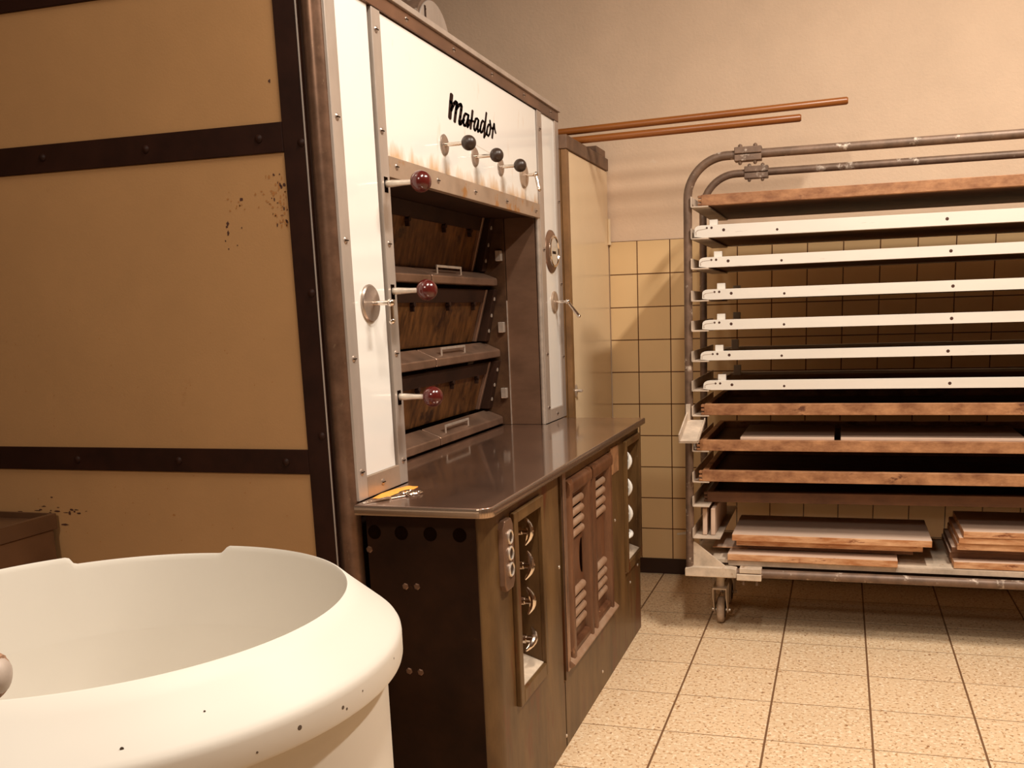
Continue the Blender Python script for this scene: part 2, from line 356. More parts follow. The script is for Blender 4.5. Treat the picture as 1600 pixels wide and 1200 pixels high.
# screws
scr = MB(); scr.rev((X0 - .002, 0, 0), (X0 + .01, 0, 0), [(0, .0085), (.003, .0082), (.0055, .005), (.006, .001)], 14)
scr.box(X0 + .0025, X0 + .0045, -.007, .007, -.001, .001, 1)
s0 = obj('screw', scr, ['gunmetal', 'black'], oven); s0c = Vector(WO[s0.name])
spots_ = [(2.182, 1.915), (2.18, 1.69), (2.182, 1.43), (2.184, 1.167), (2.186, .9), (1.966, 1.685), (1.966, 1.426), (1.966, 1.166), (1.966, .907), (2.068, .866),
          (2.25, 1.617), (2.505, 1.614), (2.783, 1.613), (3.066, 1.613), (3.38, 1.61), (2.354, 1.981), (2.661, 1.981), (2.971, 1.981), (3.285, 1.981), (3.6, 1.981),
          (3.457, 1.9), (3.46, 1.48), (3.46, 1.1), (3.677, 1.67), (3.677, 1.36), (3.677, 1.08), (3.57, .866), (3.46, .9)]
for i, (y, z) in enumerate(spots_):
    w = Vector((s0c.x, y, z))
    if i == 0: s0.location = w - WO[oven.name]; WO[s0.name] = w
    else: copy_part(s0, oven, w)
bt = obj('strip_bolt', MB().rev((-1.5, 1.924, 1), (-1.5, 1.91, 1), [(0, .0095), (.003, .009), (.006, .005), (.0065, .001)], 14), 'strip', oven)
btc = Vector(WO[bt.name])
for i, (x, z) in enumerate([(-1.804, 1.648), (-1.517, 1.646), (-1.225, 1.646), (-1.122, 1.63), (-1.125, 1.314), (-1.127, .996), (-1.811, .934), (-1.516, .935), (-1.225, .935)]):
    w = Vector((x, btc.y, z))
    if i == 0: bt.location = w - WO[oven.name]; WO[bt.name] = w
    else: copy_part(bt, oven, w)
# damper knobs on the header panel
for y, L_ in ((2.571, .060), (2.804, .057), (3.031, .054)):
    z = 1.716
    p = obj('damper_plate', MB().rev((-1.062, y, z), (-1.05, y, z), [(0, .028), (.004, .028), (.006, .025), (.0065, .02), (.006, .006)], 28), 'gunmetal', oven)
    obj('damper_rod', MB().cyl((-1.056, y, z), (-1.056 + L_, y, z), .006, .005), 'chrome', p)
    obj('damper_knob', MB().ball((-1.056 + L_ + .008, y, z), .0205, ax=(1, 0, 0)), 'knob', p)
# valve keys: disc, spindle and folding key
def valve(y, z, r, m, L_, key):
    p = obj('valve_disc', MB().rev((-1.062, y, z), (-1.05, y, z), [(0, r), (.005, r), (.008, r * .93), (.008, r * .4), (.011, r * .25), (.011, .004)], 32), m, oven)
    e = Vector((-1.056 + L_, y, z))
    obj('valve_spindle', MB().cyl((-1.055, y, z), e, .0055), 'chrome', p)
    kb = MB().ball(e, .0095, 14, 8); q = e + Vector(key)
    kb.tube([e, e.lerp(q, .5), q], [.005, .006, .0065]); kb.ball(q, .0075, 12, 8)
    obj('valve_key', kb, 'chrome', p)
valve(2.069, 1.289, .044, 'gunmetal', .05, (.0, .0, -.042))
valve(3.266, 1.718, .042, 'rusty', .040, (.012, -.005, -.05))
valve(3.588, 1.291, .041, 'rusty', .050, (.038, .015, -.055))
# round gauge
g = obj('gauge', MB().rev((-1.062, 3.568, 1.478), (-1.03, 3.568, 1.478), [(0, .080), (.006, .078), (.012, .066), (.014, .060), (.013, .055)], 40), 'reveal', oven)
obj('gauge_glass', MB().rev((-1.051, 3.568, 1.478), (-1.045, 3.568, 1.478), [(0, .0515), (.004, .05), (.005, .02), (.0052, .002)], 36), 'glass', g)
obj('gauge_bezel', MB().rev((-1.05, 3.568, 1.478), (-1.03, 3.568, 1.478), [(0, .060), (.004, .060), (.007, .057), (.007, .053), (.003, .0505)], 40), 'chrome', g)
obj('gauge_needle', MB().box(-1.0475, -1.0455, 3.54, 3.585, 1.468, 1.478), 'letter', g)
# red ball levers
for z in (1.57, 1.318, 1.06):
    y = 2.187
    p = obj('lever', MB().tube([(-1.066, y, z), (-1.04, y, z), (-1.01, y, z), (-.985, y, z)], [.0085, .0085, .0065, .006]), 'nickel', oven)
    obj('lever_ball', MB().ball((-.966, y, z), .0255, 32, 18, ax=(1, 0, 0)), 'red', p)
    obj('lever_slot', MB().box(-1.058, -1.0553, y - .011, y + .008, z - .02, z + .016), 'black', p)
# lettering, traced as broad-pen strokes on the enamel
def u2(yz): return yz
def pen(strokes, w, h, x0, x1):
    m = MB(); n = 14
    for st in strokes:
        k = st[0]; pts = st[1]
        for a, b in zip(pts, pts[1:]):
            cl = []
            for (y, z) in (a, b):
                for i in range(n):
                    t = 2 * PI * i / n; cl.append((y + w * k * math.cos(t), z + h * k * math.sin(t)))
            cl = sorted(set(cl)); 
            def half(ps):
                o = []
                for p in ps:
                    while len(o) > 1 and (o[-1][0] - o[-2][0]) * (p[1] - o[-2][1]) - (o[-1][1] - o[-2][1]) * (p[0] - o[-2][0]) <= 0: o.pop()
                    o.append(p)
                return o
            lo = half(cl); up = half(cl[::-1]); m.prism(lo[:-1] + up[:-1], 0, x0, x1)
    return m
LETTERS = [(1.3, [(2.6443, 1.8597), (2.6362, 1.8385), (2.6229, 1.7962)]), (1.0, [(2.6352, 1.818), (2.6474, 1.8304), (2.6611, 1.8405), (2.6745, 1.8475), (2.6814, 1.8462), (2.6792, 1.8374), (2.6684, 1.8162), (2.658, 1.7919)]), (1.0, [(2.6735, 1.8274), (2.6875, 1.8376), (2.703, 1.845), (2.7124, 1.8474), (2.7162, 1.8429), (2.7121, 1.8317), (2.7021, 1.8117), (2.694, 1.7973), (2.6946, 1.7909), (2.7033, 1.793), (2.7153, 1.8009), (2.7293, 1.8085)]), (0.8, [(2.7656, 1.8266), (2.7564, 1.8283), (2.745, 1.8277), (2.7338, 1.8198), (2.7265, 1.8093), (2.725, 1.7986), (2.7291, 1.7926), (2.7385, 1.7935), (2.7511, 1.8029), (2.7624, 1.8168), (2.7685, 1.8278)]), (0.8, [(2.7685, 1.8278), (2.7621, 1.814), (2.7565, 1.8011), (2.7558, 1.793), (2.7659, 1.8), (2.7831, 1.8136)]), (0.85, [(2.8036, 1.8456), (2.7939, 1.8221), (2.7803, 1.793)]), (0.7, [(2.7639, 1.8137), (2.7911, 1.8156), (2.8208, 1.8186)]), (0.75, [(2.8499, 1.8275), (2.8403, 1.8307), (2.828, 1.8279), (2.8164, 1.8151), (2.8097, 1.8032), (2.8098, 1.7951), (2.8162, 1.7927), (2.8282, 1.7994), (2.8399, 1.8122), (2.8499, 1.8275)]), (0.75, [(2.8499, 1.8275), (2.8438, 1.8115), (2.8395, 1.7998), (2.8406, 1.7932), (2.8521, 1.7977), (2.8632, 1.805)]), (0.75, [(2.8994, 1.8303), (2.8873, 1.8325), (2.876, 1.8251), (2.8662, 1.8124), (2.8614, 1.8006), (2.866, 1.7951), (2.8788, 1.7992), (2.8929, 1.8126), (2.9008, 1.825)]), (0.75, [(2.9222, 1.8607), (2.9102, 1.8336), (2.9009, 1.8097), (2.8922, 1.7846)]), (0.6, [(2.8922, 1.7846), (2.9097, 1.7971), (2.9194, 1.8071)]), (0.7, [(2.9523, 1.8307), (2.9394, 1.83), (2.9276, 1.821), (2.9196, 1.8085), (2.919, 1.7972), (2.9296, 1.7946), (2.9422, 1.8022), (2.9515, 1.8178), (2.9523, 1.8307), (2.9518, 1.8433)]), (0.6, [(2.9518, 1.8433), (2.9583, 1.8274), (2.9662, 1.8216), (2.9779, 1.8278)]), (0.8, [(2.9891, 1.8396), (2.9774, 1.8234), (2.965, 1.7951)]), (0.7, [(2.9891, 1.8396), (2.991, 1.827), (2.9991, 1.8147)])]
obj('lettering', pen(LETTERS, .0090, .0041, -1.0612, -1.0600), 'letter', oven, label='black handwritten-style maker name lettering')
fp = MB()
for i in range(12): fp.box(-1.0612, -1.0606, 2.815 + i * .011, 2.822 + i * .011, 1.751 - .0006 * i, 1.7535 - .0006 * i)
obj('small_print', fp, 'faint', oven)

# drum on top of the oven
fan = thing('exhaust_drum', 'round grey metal drum lying on top of the white oven', 'exhaust drum', (-1.45, 2.893, 2.012))
def arch(r, z0): return [(2.87 + r * math.cos(t), max(z0, 2.057 + r * math.sin(t))) for t in [math.radians(-20 + 220 * i / 40) for i in range(41)]]
obj('drum_shell', MB().prism(arch(.13, 2.0125), 0, -1.75, -1.2), 'tube', fan, .003)
obj('drum_face', MB().prism(arch(.122, 2.0145), 0, -1.2, -1.194), 'steel', fan, .002)
sm = MB().box(-1.194, -1.1925, 2.796, 2.806, 2.03, 2.15)
for z in (2.04, 2.065, 2.09, 2.115, 2.14): sm.ball((-1.1925, 2.801, z), .003, 8, 6)
obj('riveted_seam', sm, 'casing', fan)

# ------------------------------------------------------------------ worktop and control cabinet
def rounded(poly_pts, corner, r, n=8):
    out = []
    for p in poly_pts:
        out.append(p)
    return out
rc = .03; xe = -.727; ya = 1.912; yb = 3.645
arc = [(xe - rc + rc * math.cos(t), ya + rc + rc * math.sin(t)) for t in [(-PI / 2) + PI / 2 * i / 8 for i in range(9)]]
top = [(-1.0755, 1.938), (-1.058, ya)] + arc + [(xe, yb), (-1.054, yb), (-1.054, 3.43), (-1.22, 3.412), (-1.22, 2.212), (-1.054, 2.207), (-1.054, 1.945)]
top = [(-1.054, ya)] + arc + [(xe, yb), (-1.054, yb), (-1.054, 3.416), (-1.22, 3.416), (-1.22, 2.211), (-1.054, 2.211)]
wt = thing('worktop', 'brown steel worktop slab in front of the oven mouth, on the control cabinet', 'worktop', (-.9, 2.78, .815))
obj('worktop_slab', MB().prism(top, 2, .8165, .8405), ['worktop'], wt, .003)
fr = [(p[0] - (.0 if False else 0), p[1]) for p in arc]
ed = MB(); path = [(-1.052, ya)] + arc + [(xe, yb)]
for a, b in zip(path, path[1:]):
    d = Vector((b[0] - a[0], b[1] - a[1])).normalized(); nn = Vector((d.y, -d.x)) * .0015
    ed.add([(a[0], a[1], .8175), (b[0], b[1], .8175), (b[0] + nn.x, b[1] + nn.y, .8185), (a[0] + nn.x, a[1] + nn.y, .8185),
            (a[0] + nn.x, a[1] + nn.y, .836), (b[0] + nn.x, b[1] + nn.y, .836), (a[0], a[1], .8385), (b[0], b[1], .8385)],
           [(0, 1, 2, 3), (3, 2, 5, 4), (4, 5, 7, 6)])
obj('edge_strip', ed, 'worktop_edge', wt, smooth=60)

cab = thing('control_cabinet', 'worn olive brown control cabinet under the oven worktop, with switches and louvred doors', 'cabinet', (-.9, 2.79, 0))
XC = -.749; y0c, y1c = 1.96, 3.62; rr = .055
carc = [(XC - rr + rr * math.cos(t), y0c + rr + rr * math.sin(t)) for t in [(-PI / 2) + PI / 2 * i / 10 for i in range(11)]]
N1 = (2.128, 2.315, .338, .762); N2 = (3.368, 3.588, .335, .765)
b = MB()
b.prism([(-1.05, y0c)] + carc + [(XC, N1[0]), (-1.05, N1[0])], 2, 0, .8165)
for (n0, n1, z0, z1) in (N1, N2):
    b.box(-1.05, XC, n0, n1, 0, z0); b.box(-1.05, XC, n0, n1, z1, .8165); b.box(-1.05, XC - .075, n0, n1, z0, z1)
b.box(-1.05, XC, N1[1], 2.512, 0, .8165); b.box(-1.05, XC - .05, 2.512, 2.536, .2, .8165); b.box(-1.05, XC, 2.512, 2.536, 0, .2)
b.box(-1.05, XC, 2.536, 2.572, 0, .8165); b.box(-1.05, XC, 2.572, 3.128, 0, .238); b.box(-1.05, XC, 2.572, 3.128, .785, .8165)
b.box(-1.05, XC - .02, 2.572, 3.128, .238, .785); b.box(-1.05, XC, 3.128, N2[0], 0, .8165); b.box(-1.05, XC, N2[1], y1c, 0, .8165)
obj('cabinet_body', b, 'olive', cab)
obj('side_shade_plate', MB().box(-1.05, XC - rr * .55, 1.9575, 1.9605, .004, .8165), 'side_shade', cab, .001)  # added plate that carries the painted shade of the near side
obj('panel_joint', MB().box(XC - .001, XC + .0006, 2.520, 2.5235, 0.002, .2), 'black', cab)
obj('door_channel', MB().box(XC - .05, XC - .045, 2.513, 2.535, .2, .812), 'black', cab)
for i, x in enumerate((-1.03, -.962, -.89, -.818)):
    obj('vent_hole', MB().rev((x, 1.958, .768), (x, 1.954, .768), [(0, .0165), (.0015, .0165), (.002, .0145), (.0012, .013), (.0012, .001)], 24), 'black', cab)
for x, z in ((-1.046, .726), (-.96, .641), (-.931, .642), (-.964, .434), (-.935, .433)):
    obj('side_bolt', MB().rev((x, 1.962, z), (x, 1.945, z), [(0, .0085), (.005, .0085), (.007, .006), (.0072, .001)], 6), 'post', cab)
for y, z in ((2.355, .75), (2.35, .43), (2.12, .36), (2.31, .30), (2.52, .035), (2.97, .06), (3.2, .53), (3.43, .24), (3.36, .30), (3.57, .27), (2.50, .55), (2.56, .62), (2.56, .46), (2.565, .33)):
    obj('rivet', MB().rev((XC - .001, y, z), (XC + .01, y, z), [(0, .006), (.002, .0055), (.004, .001)], 10), 'nickel', cab)
def ring(mb, y0, y1, z0, z1, iy0, iy1, iz0, iz1, xa, xb, mi=0):
    mb.box(xa, xb, y0, iy0, z0, z1, mi); mb.box(xa, xb, iy1, y1, z0, z1, mi); mb.box(xa, xb, iy0, iy1, z0, iz0, mi); mb.box(xa, xb, iy0, iy1, iz1, z1, mi); return mb
def switch_niche(n, yo0, yo1, zo0, zo1, knobs, mk, mk2):
    f = obj('switch_frame', ring(MB(), yo0, yo1, zo0, zo1, n[0], n[1], n[2], n[3], XC - .001, XC + .013), 'olive', cab, .003)
    xb = XC - .075
    obj('niche_floor', MB().prism([(xb, n[2] + .03), (XC + .004, n[2] + .002), (XC + .004, n[2]), (xb, n[2])], 1, n[0] + .001, n[1] - .001), 'flour', f)
    obj('switch_rail', MB().box(xb, xb + .02, n[0] + .02, n[0] + .14, n[2] + .02, n[3] - .01), 'reveal', f, .003)
    for y, z, tilt in knobs:
        xk = xb + .02
        kb = obj('switch_rosette', MB().rev((xk, y, z), (xk + .02, y, z), [(0, .031), (.004, .030), (.010, .015), (.014, .012), (.036, .012)], 24), mk, f)
        hb = MB(); hw = []
        for i in range(9):
            t = -1 + 2 * i / 8
            hw.append((xk + .042 + .014 * (1 - t * t), y + t * .036 * math.sin(tilt), z + t * .036 * math.cos(tilt)))
        hb.tube(hw, [.003, .0055, .0075, .009, .0095, .009, .0075, .0055, .003], 10)
        hb.cyl((xk + .03, y, z), (xk + .054, y, z), .009)
        obj('switch_handle', hb, mk2, kb)
switch_niche(N1, 2.100, 2.336, .302, .790, [(2.25, .712, .05), (2.25, .622, .35), (2.25, .528, -.05), (2.25, .425, .9)], 'chrome', 'chrome')
switch_niche(N2, 3.345, 3.606, .300, .788, [(3.455, .70, .1), (3.455, .60, 0), (3.455, .50, 0), (3.455, .42, 1.3)], 'nickel', 'white')
lp = obj('indicator_plate', MB().prism([(2.018, .635), (2.03, .618), (2.073, .618), (2.085, .635), (2.085, .77), (2.073, .787), (2.03, .787), (2.018, .77)], 0, XC - .004, XC + .015), 'reveal', cab, .004)
for z in (.744, .705, .666):
    rb = obj('indicator_ring', MB().rev((XC + .014, 2.055, z), (XC + .03, 2.055, z), [(0, .0175), (.004, .0175), (.006, .015), (.004, .0125), (.002, .0125)], 20), 'nickel', lp)
    obj('indicator_lens', MB().rev((XC + .014, 2.055, z), (XC + .03, 2.055, z), [(0, .0125), (.003, .0115), (.005, .004)], 16), 'knob', rb)
obj('rusty_label', MB().prism([(3.145, .698), (3.262, .698), (3.265, .79), (3.142, .792), (3.15, .74)], 0, XC - .001, XC + .0025), 'label', cab)
# louvred doors
def pillow(mb, a, bq, w, h):
    """rounded raised stile along a->bq on the cabinet face (points are (y,z))."""
    d = Vector((bq[0] - a[0], bq[1] - a[1])); L = d.length; d.normalize(); nrm = Vector((-d.y, d.x))
    k = 8; vs = []
    for t in (0, L):
        for i in range(k + 1):
            s = -1 + 2 * i / k
            q = Vector(a) + d * t + nrm * (s * w / 2)
            vs.append((XC - .02 + h * math.sqrt(max(0, 1 - s ** 4)), q.x, q.y))
    fs = [(i, i + 1, k + 2 + i, k + 1 + i) for i in range(k)] + [tuple(range(k + 1)), tuple(range(2 * k + 1, k, -1))]
    mb.add(vs, fs)
for (ya_, yb_, side) in ((2.576, 2.842, 1), (2.850, 3.124, 0)):
    w = .05; fm = MB()
    zt_ = .782
    pillow(fm, (ya_ + w / 2, .245), (ya_ + w / 2, zt_), w, .034); pillow(fm, (yb_ - w / 2, .245), (yb_ - w / 2, zt_), w * .9, .034)
    pillow(fm, (ya_ + .004, zt_ - w / 2), (yb_ - .004, zt_ - w / 2), w * 1.15, .035); pillow(fm, (ya_ + .004, .262), (yb_ - .004, .262), .036, .028)
    fm.box(XC - .02, XC - .010, ya_ + .02, yb_ - .02, .25, zt_ - .02)
    dr = obj('louvred_door', fm, 'russet', cab, smooth=50)
    for zz in (.70, .668, .636, .604, .425, .392, .359, .326):
        yl, yr = ya_ + .060, yb_ - .056; L_ = yr - yl; q = .0125
        lv = MB().rev((XC - .009, yl, zz), (XC - .009, yr, zz), [(0, .001), (.002, q * .55), (.006, q * .88), (.012, q), (L_ - .012, q), (L_ - .006, q * .88), (L_ - .002, q * .55), (L_, .001)], 16)
        lv.box(XC - .0105, XC - .0085, yl + .006, yr - .006, zz - .019, zz - .010, 1)
        obj('louvre', lv, ['louver', 'black'], dr, smooth=50)
    yc = (yb_ - .062) if side else (ya_ + .062)
    hp = [(yc + (.030 if side else -.030) * (-1) * math.sin(t) * .9, .515 + .055 * math.cos(t)) for t in [PI * i / 12 for i in range(13)]]
    obj('finger_pull', MB().prism(hp, 0, XC - .0105, XC - .0085), 'black', dr)
obj('door_sill', MB().prism([(XC - .004, .225), (XC + .006, .225), (XC + .022, .236), (XC + .022, .241), (XC - .004, .262)], 1, 2.560, 3.142), 'louver', cab, .002)
obj('door_stile', MB().box(XC - .002, XC + .008, 2.538, 2.566, .225, .812), 'ledge', cab, .002)

# things left on the worktop
sc_ = thing('scissors', 'steel scissors lying at the near left corner of the worktop', 'scissors', (-1.0, 1.98, .8405))
def flat_blade(p, q, w0, w1, z, h):
    p = Vector(p); q = Vector(q); d = (q - p).normalized(); n = Vector((-d.y, d.x))
    o = [p + n * w0, q + n * w1, q - n * w1, p - n * w0]
    return MB().prism([(v.x, v.y) for v in o], 2, z, z + h)
obj('blade', flat_blade((-1.0, 1.992), (-1.038, 1.925), .005, .0015, .841, .003), 'nickel', sc_, .0008)
obj('blade', flat_blade((-.998, 1.985), (-1.026, 1.922), .006, .0015, .8445, .003), 'chrome', sc_, .0008)
def loop(c, rx, ry, ang, z):
    m = MB(); pts = []
    for i in range(25):
        t = 2 * PI * i / 24; x = rx * math.cos(t); y = ry * math.sin(t)
        pts.append((c[0] + x * math.cos(ang) - y * math.sin(ang), c[1] + x * math.sin(ang) + y * math.cos(ang), z))
    return m.tube(pts, .003, 8)
h1 = loop((-.966, 2.045), .022, .012, 1.1, .8445); h1.tube([(-.999, 1.988, .8445), (-.985, 2.012, .8445), (-.976, 2.026, .8445)], .0032, 8)
obj('handle', h1, 'chrome', sc_)
h2 = loop((-.990, 2.055), .022, .012, 1.4, .8445); h2.tube([(-.999, 1.99, .8445), (-.998, 2.02, .8445), (-.994, 2.034, .8445)], .0032, 8)
obj('handle', h2, 'chrome', sc_)
cl = MB(); nx, ny = 9, 18; vs = []
for j in range(ny + 1):
    for i in range(nx + 1):
        u = i / nx; v = j / ny
        w = .016 + .012 * math.sin(PI * v)
        x = -1.028 + (u - .5) * 2 * w + .012 * v; y = 1.985 + v * .16
        z = .8418 + .011 * math.sin(PI * u) ** 1.2 * (.6 + .4 * math.sin(7 * v + 2 * u)) * (math.sin(PI * min(1, v * 1.05)) ** .5 if 0 < v < 1 else 0)
        vs.append((x, y, z))
cl.add(vs, [(j * (nx + 1) + i, j * (nx + 1) + i + 1, (j + 1) * (nx + 1) + i + 1, (j + 1) * (nx + 1) + i) for j in range(ny) for i in range(nx)])
cl.add([(p[0], p[1], .8407) for p in vs], [(j * (nx + 1) + i, j * (nx + 1) + i + 1, (j + 1) * (nx + 1) + i + 1, (j + 1) * (nx + 1) + i) for j in range(ny) for i in range(nx)])
tag(obj('folded_cloth', cl, 'orange', smooth=60), 'small crumpled orange cloth on the worktop behind the scissors', 'cloth')

# ------------------------------------------------------------------ cream cabinet beyond the oven
cc = thing('tall_cabinet', 'tall cream metal cabinet with brown top frame between oven and tiled wall', 'cabinet', (-1.4, 4.06, 0))
XD = -1.034
obj('cabinet_shell', MB().box(-1.85, XD - .02, 3.712, 4.408, 0, 1.9145), 'bronze', cc)
obj('door_panel', MB().box(XD - .019, XD, 3.752, 4.406, .02, 1.867), 'closet', cc, .002)
obj('left_stile', MB().box(XD - .019, XD + .004, 3.712, 3.748, 0, 1.867), 'bronze', cc, .002)
obj('top_rail', MB().box(XD - .03, XD + .008, 3.708, 4.40, 1.868, 1.920), 'wood_frame', cc, .003)
obj('corner_cap', MB().box(XD - .05, XD + .005, 4.20, 4.36, 1.920, 1.950), 'wood_frame', cc, .003)
kp = obj('lock_plate', MB().rev((XD, 3.765, .936), (XD + .01, 3.765, .936), [(0, .026), (.003, .026), (.005, .02), (.006, .002)], 22), 'nickel', cc)
obj('lock_key', MB().cyl((XD + .005, 3.765, .936), (XD + .028, 3.765, .936), .006).box(XD + .024, XD + .03, 3.753, 3.777, .932, .940), 'nickel', kp, .001)
obj('hinge', MB().cyl((XD + .006, 4.40, 1.55), (XD + .006, 4.40, 1.66), .007, n=10).cyl((XD + .006, 4.40, 1.545), (XD + .006, 4.40, 1.555), .009, n=10), 'closet', cc)
obj('top_batten', MB().box(-1.55, -1.45, 4.02, 4.08, 1.915, 1.9635), 'wood_frame', cc, .002)
obj('top_batten', MB().box(-1.55, -1.45, 3.96, 4.015, 1.915, 1.919), 'wood_frame', cc, .001)
def rod(p, q, r, lab):
    p = Vector(p); q = Vector(q); p = p - (q - p) * .9
    L = (q - p).length
    return tag(obj('wooden_rod', MB().rev(p, q, [(0, r * .8), (.006, r), (L - .006, r), (L, r * .75)], 18), 'rod'), lab, 'rod', 'wooden rods on the tall cabinet')
rod((-1.148, 4.05, 1.988), (.005, 4.05, 2.0155), .0145, 'longer and upper of the two brown wooden rods reaching out over the rack')
rod((-1.107, 4.0, 1.942), (-.167, 4.0, 1.958), .0145, 'shorter and lower of the two brown wooden rods jutting from the tall cabinet')

# ------------------------------------------------------------------ rack
YFR, YBR = 3.58, 4.08
rack = thing('bakery_rack', 'wheeled tubular steel bakery rack filled with long boards along the tiled wall', 'rack', (.5, 3.83, 0))
XRR = 1.62
def hoop(xp, y, r, rb, zt):
    pts = [(xp, y, .25), (xp, y, 1.2)]
    pts += [(xp + rb - rb * math.cos(t), y, zt - rb + rb * math.sin(t)) for t in [PI / 2 * i / 14 for i in range(15)]]
    pts += [(XRR - rb + rb * math.sin(t), y, zt - rb + rb * math.cos(t)) for t in [PI / 2 * i / 14 for i in range(15)]]
    pts += [(XRR, y, 1.2), (XRR, y, .25)]
    return MB().tube(pts, r, 16)
for xp, y, r, rb in ((-.544, YFR, .0155, .140), (-.557, YBR, .015, .135)):
    fr_ = obj('tube_frame', hoop(xp, y, r, rb, 1.778), 'tube', rack, smooth=60)
    xc = xp + .168
    k = MB().box(xc, xc + .094, y - .022, y + .022, 1.754, 1.776).box(xc, xc + .094, y - .022, y + .022, 1.779, 1.802)
    clp = obj('pipe_clamp', k, 'tube', fr_, .003)
    for x in (xc + .02, xc + .072):
        obj('clamp_bolt', MB().rev((x, y - .012, 1.742), (x, y - .012, 1.812), [(0, .004), (.005, .007), (.012, .007), (.0121, .004), (.058, .004), (.0581, .0075), (.066, .0075), (.07, .003)], 8), 'tube', clp)
    bt_ = obj('base_tube', MB().cyl((xp - .012, y, .254), (XRR, y, .254), .017, n=16), 'tube', rack)
    bc = obj('base_clamp', MB().box(-.355, -.272, y - .021, y + .021, .257, .277).box(-.365, -.272, y - .024, y + .021, .229, .254), 'flour', bt_, .003)
    for x in (-.34, -.29): obj('clamp_bolt', MB().cyl((x, y - .01, .21), (x, y - .01, .232), .005, n=8), 'tube', bc)
    if y == YFR:
        gs = obj('gusset_plate', MB().prism([(-.535, .37), (-.526, .372), (-.395, .268), (-.535, .262)], 1, y - .006, y + .002), 'flour', rack, .0015)
        obj('base_shoe', MB().prism([(-.562, .268), (-.562, .236), (-.365, .236), (-.365, .272), (-.39, .276), (-.53, .276)], 1, y - .020, y + .02), 'flour', rack, .004)
for x in (-.55, XRR): obj('cross_tube', MB().cyl((x, YFR, .254), (x, YBR, .254), .015), 'flour', rack)
obj('bottom_shelf', MB().box(-.53, XRR - .03, YFR + .024, YBR - .02, .284, .300).box(-.53, XRR - .03, YFR + .024, YBR - .02, .278, .2838, 1), ['flour', 'strip'], rack, .002)
obj('shelf_angle', MB().box(-.40, XRR - .03, YFR + .016, YFR + .023, .277, .297), 'angle', rack, .001)
LV = [1.610, 1.4995, 1.394, 1.2795, 1.171, 1.0606, .952, .859, .7255, .6085, .515, .392]
for i, z in enumerate(LV):
    w = .105 if i == 11 else .064
    for x, s in ((-.531, 1), (XRR - .012, -1)):
        a = MB().box(x, x + s * w, YFR - .022, YBR + .09, z - .005, z - .0005).box(x, x + s * .004, YFR - .022, YBR + .09, z - .005, z + .034)
        obj('shelf_bracket', a, 'angle', rack, .001)
        if s == -1: continue
mx = Matrix.Translation((-.52, YFR - .02, .842)) @ Matrix.Rotation(math.radians(17), 4, 'X')
hn = MB().box(-.03, .04, -.20, .0, -.004, 0, M=mx).box(-.03, -.025, -.20, .0, 0, .03, M=mx).box(.036, .04, -.20, .0, 0, .008, M=mx).box(-.03, .04, -.2, -.196, 0, .006, M=mx)
hn.box(-.552, -.536, YFR - .03, YFR + .015, .83, .90)
obj('board_rest', hn, 'angle', rack, .001)
obj('brake_lever', MB().tube([(-.556, 4.02, .30), (-.60, 4.0, .305), (-.66, 3.98, .300)], [.006, .009, .004], 10).cyl((-.57, 4.06, .25), (-.565, 4.02, .30), .006), 'flour', rack)
def caster(x, y, ym, rot):
    yk = ym
    c = MB().cyl((x, yk, .16), (x, yk, .237), .016).box(x - .04, x + .04, yk - .045, yk + .045, .224, .237)
    f = obj('caster', c, 'flour', rack, .002)
    wh = MB().rev((x - .0145, y, .053), (x + .0145, y, .053), [(0, .012), (0, .040), (.003, .048), (.008, .0525), (.021, .0525), (.026, .048), (.029, .040), (.029, .012)], 32)
    obj('caster_wheel', wh, 'rubber', f)
    obj('wheel_hub', MB().cyl((x - .016, y, .053), (x + .016, y, .053), .034, n=24), 'rubber_dark', f)
    y0, y1 = (y, yk)
    fk = MB().box(x - .027, x + .027, min(y, yk) - .032, max(y, yk) + .026, .155, .162)
    for s in (-1, 1):
        fk.prism([(min(y, yk) - .032, .162), (max(y, yk) + .026, .162), (max(y, yk) + .015, .12), (y + .012, .042), (y - .012, .042), (min(y, yk) - .028, .12)], 0, x + s * .0245, x + s * .0275)
    obj('caster_fork', fk, 'flour', f, .001)
    obj('axle', MB().cyl((x - .036, y, .053), (x + .036, y, .053), .0075), 'nickel', f)
for x, y, ym in ((-.443, 3.742, 3.70), (-.443, 4.0, 3.96), (1.5, 3.742, 3.70), (1.5, 4.0, 3.96)): caster(x, y, ym, 0)

